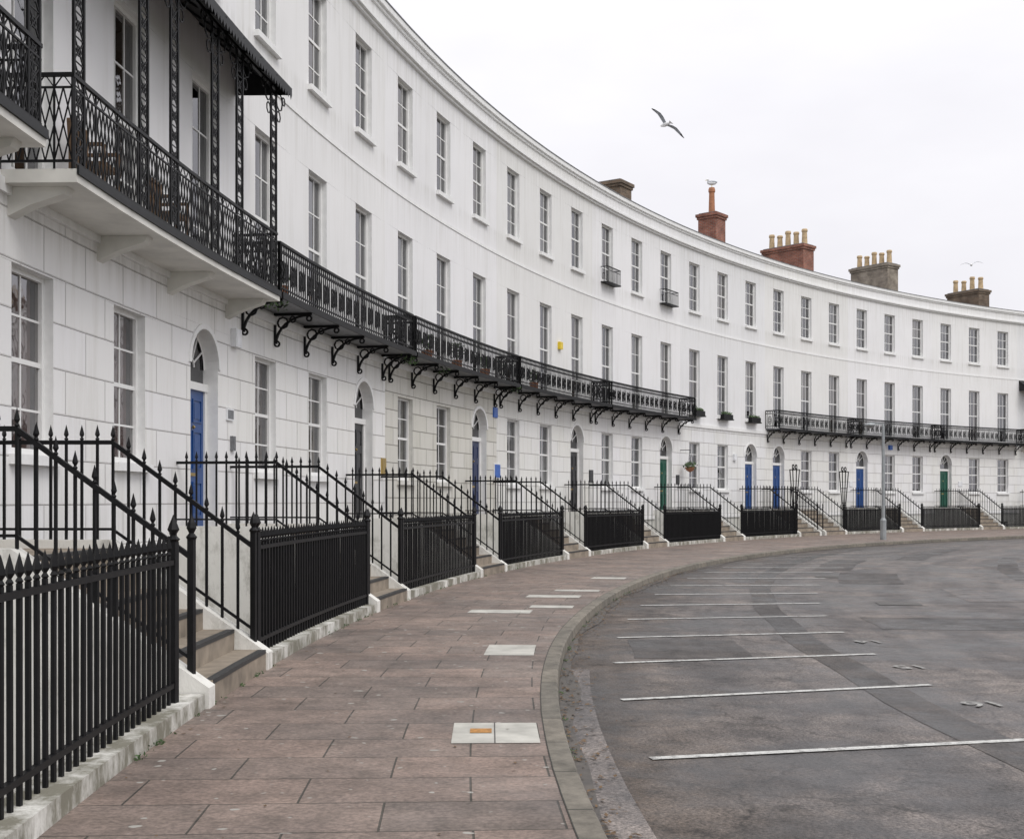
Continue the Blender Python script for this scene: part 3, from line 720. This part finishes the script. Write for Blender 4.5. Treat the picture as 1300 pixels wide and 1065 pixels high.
for dx in(-.03,.03): bar(mb,(pk[0],pk[1]+dx,pk[2]),(pk[0],pk[1]+dx,pk[2]+.15),.015,'sign_yellow')
mb.build('seagull')
# ---------------------------------------------------------------- planting
for k in(11,12,13):
    mb=MB();pbox(mb,K(k)-.45,K(k)+.45,.11,.30,5.30,5.50,'black_iron')
    pbox(mb,K(k)-.48,K(k)+.48,.0,.33,5.25,5.30,'black_iron')
    for i in range(7): clump(mb,P(K(k)-.4+.13*i,.2,5.55),(.1,.1,.09),18)
    mb.build('window_box')
mb=MB();c=P(K(10.5),.45,3.0)
lathe(mb,c,[(.001,-.2),(.15,-.12),(.22,.02)],'terracotta',10);clump(mb,(c[0],c[1],c[2]+.08),(.32,.32,.2),160,.07)
bar(mb,P(K(10.5),.0,3.75),P(K(10.5),.47,3.75),.025)
for q in range(3): bar(mb,P(K(10.5),.45,3.74),(c[0]+.2*math.cos(q*2.1),c[1]+.2*math.sin(q*2.1),c[2]),.008)
mb.build('hanging_basket')
for k,hh in((2.1,.35),(2.9,.45),(3.7,.3),(-1.2,.3),(5.2,.35)):
    mb=MB();c=P(K(k),.48,5.081);lathe(mb,c,[(.001,0),(.11,0),(.15,.24),(.13,.24),(.001,.2)],'terracotta',10)
    for j in range(5): bar(mb,(c[0],c[1],c[2]+.2),(c[0]+random.uniform(-.1,.1),c[1]+random.uniform(-.1,.1),c[2]+.25+hh),.012,'leaf_green')
    clump(mb,(c[0],c[1],c[2]+.25+hh*.6),(.2,.2,hh*.7),120,.05); mb.build('potted_plant')
mb=MB()
for k,n in((1.45,30),(1.55,30),(2.4,20),(4.45,24),(-1.45,20),(-1.35,16)):
    clump(mb,P(K(k),.6,4.93),(.22,.22,.13),n,.05)
mb.build('trailing_plant')
for k in(-3.75,-2.9):
    mb=MB();s=K(k);z=5.031
    for ds in(-.22,.22):
        for d in(.22,.6): bar(mb,P(s+ds,d,z),P(s+ds,d,z+(.9 if d<.3 else .62)),.035,'wicker')
        bar(mb,P(s+ds,.22,z+.62),P(s+ds,.6,z+.62),.04,'wicker')
    pbox(mb,s-.22,s+.22,.22,.62,z+.38,z+.43,'wicker')
    for j in range(7): bar(mb,P(s-.22+.073*j,.22,z+.43),P(s-.22+.073*j,.19,z+.9),.025,'wicker')
    bar(mb,P(s-.24,.2,z+.9),P(s+.24,.2,z+.9),.04,'wicker')
    mb.build('garden_chair')
def plate(name,k,z,w,h,mat,d=.0,t=.03,z2=None):
    mb=MB();pbox(mb,K(k)-w/2,K(k)+w/2,d+.001,d+t,z-h/2,z+h/2,mat);pbox(mb,K(k)-w/2+.03,K(k)+w/2-.03,d+t,d+t+.006,z-h/2+.03,z+h/2-.03,mat if not z2 else z2);mb.build(name)
plate('burglar_alarm',-1.55,4.3,.26,.3,'sign_white',t=.1)
plate('name_plaque',-1.62,3.02,.3,.2,'sign_white',z2='lead_grey');plate('entry_phone',-1.58,2.55,.14,.24,'lead_grey',t=.05)
plate('burglar_alarm',6.42,6.9,.25,.25,'sign_yellow',t=.1)
plate('burglar_alarm',12.4,3.6,.25,.3,'sign_white',t=.1);plate('burglar_alarm',18.0,4.55,.3,.25,'sign_blue',t=.1)
plate('company_sign',4.45,4.25,.35,.3,'sign_blue');plate('company_sign',4.5,2.5,.5,.45,'sign_white',z2='sign_blue')
plate('company_sign',1.45,2.4,.3,.4,'brass');plate('company_sign',7.45,2.5,.35,.45,'door_dark');plate('company_sign',10.4,2.5,.3,.4,'door_dark')
plate('company_sign',16.6,2.5,.35,.3,'sign_white');plate('company_sign',20.5,2.6,.4,.3,'sign_white')
# ---------------------------------------------------------------- light
w=bpy.data.worlds.new('World');sc.world=w;w.use_nodes=True;nt=w.node_tree;nt.nodes.clear()
out=N(nt,'ShaderNodeOutputWorld');bg=N(nt,'ShaderNodeBackground');bg.inputs[1].default_value=.1
sky=N(nt,'ShaderNodeTexSky',sky_type='NISHITA');sky.sun_disc=False;sky.sun_elevation=math.radians(48);sky.sun_rotation=math.radians(140)
tc=N(nt,'ShaderNodeTexCoord');sx=N(nt,'ShaderNodeSeparateXYZ');nt.links.new(tc.outputs['Generated'],sx.inputs[0])
grd=ramp(nt,sx.outputs['Z'],.14,.95,(9.0,8.85,9.2),(15.6,15.5,15.5))
mp=N(nt,'ShaderNodeMapping');mp.inputs['Scale'].default_value=(1,1,2.5);nt.links.new(tc.outputs['Generated'],mp.inputs[0])
cl=ramp(nt,noise(nt,mp.outputs[0],1.9,5,.55),.3,.7,(.89,.89,.915),(1.07,1.07,1.07))
cc=mix(nt,1.0,grd,cl,'MULTIPLY'); col=mix(nt,.95,sky.outputs[0],cc)
nt.links.new(col,bg.inputs[0]);nt.links.new(bg.outputs[0],out.inputs[0])
sun=bpy.data.lights.new('Sun','SUN');sun.energy=1.25;sun.angle=math.radians(25);sun.color=(1,.97,.93)
so=bpy.data.objects.new('sun',sun);sc.collection.objects.link(so)
el=math.radians(48);az=math.radians(140)
dirv=Vector((math.sin(az)*math.cos(el),math.cos(az)*math.cos(el),math.sin(el)))
so.rotation_euler=(-dirv).to_track_quat('-Z','Y').to_euler()
cam=bpy.data.cameras.new('Camera');co=bpy.data.objects.new('camera',cam);sc.collection.objects.link(co)
co.location=(0,0,1.6);co.rotation_euler=(math.pi/2,0,0);cam.sensor_width=36;cam.lens=36*1540.17/1300;cam.shift_y=103.3/1300;cam.clip_end=3000;cam.clip_start=.05
sc.camera=co
sc.view_settings.view_transform='Standard';sc.view_settings.look='None';sc.view_settings.exposure=0
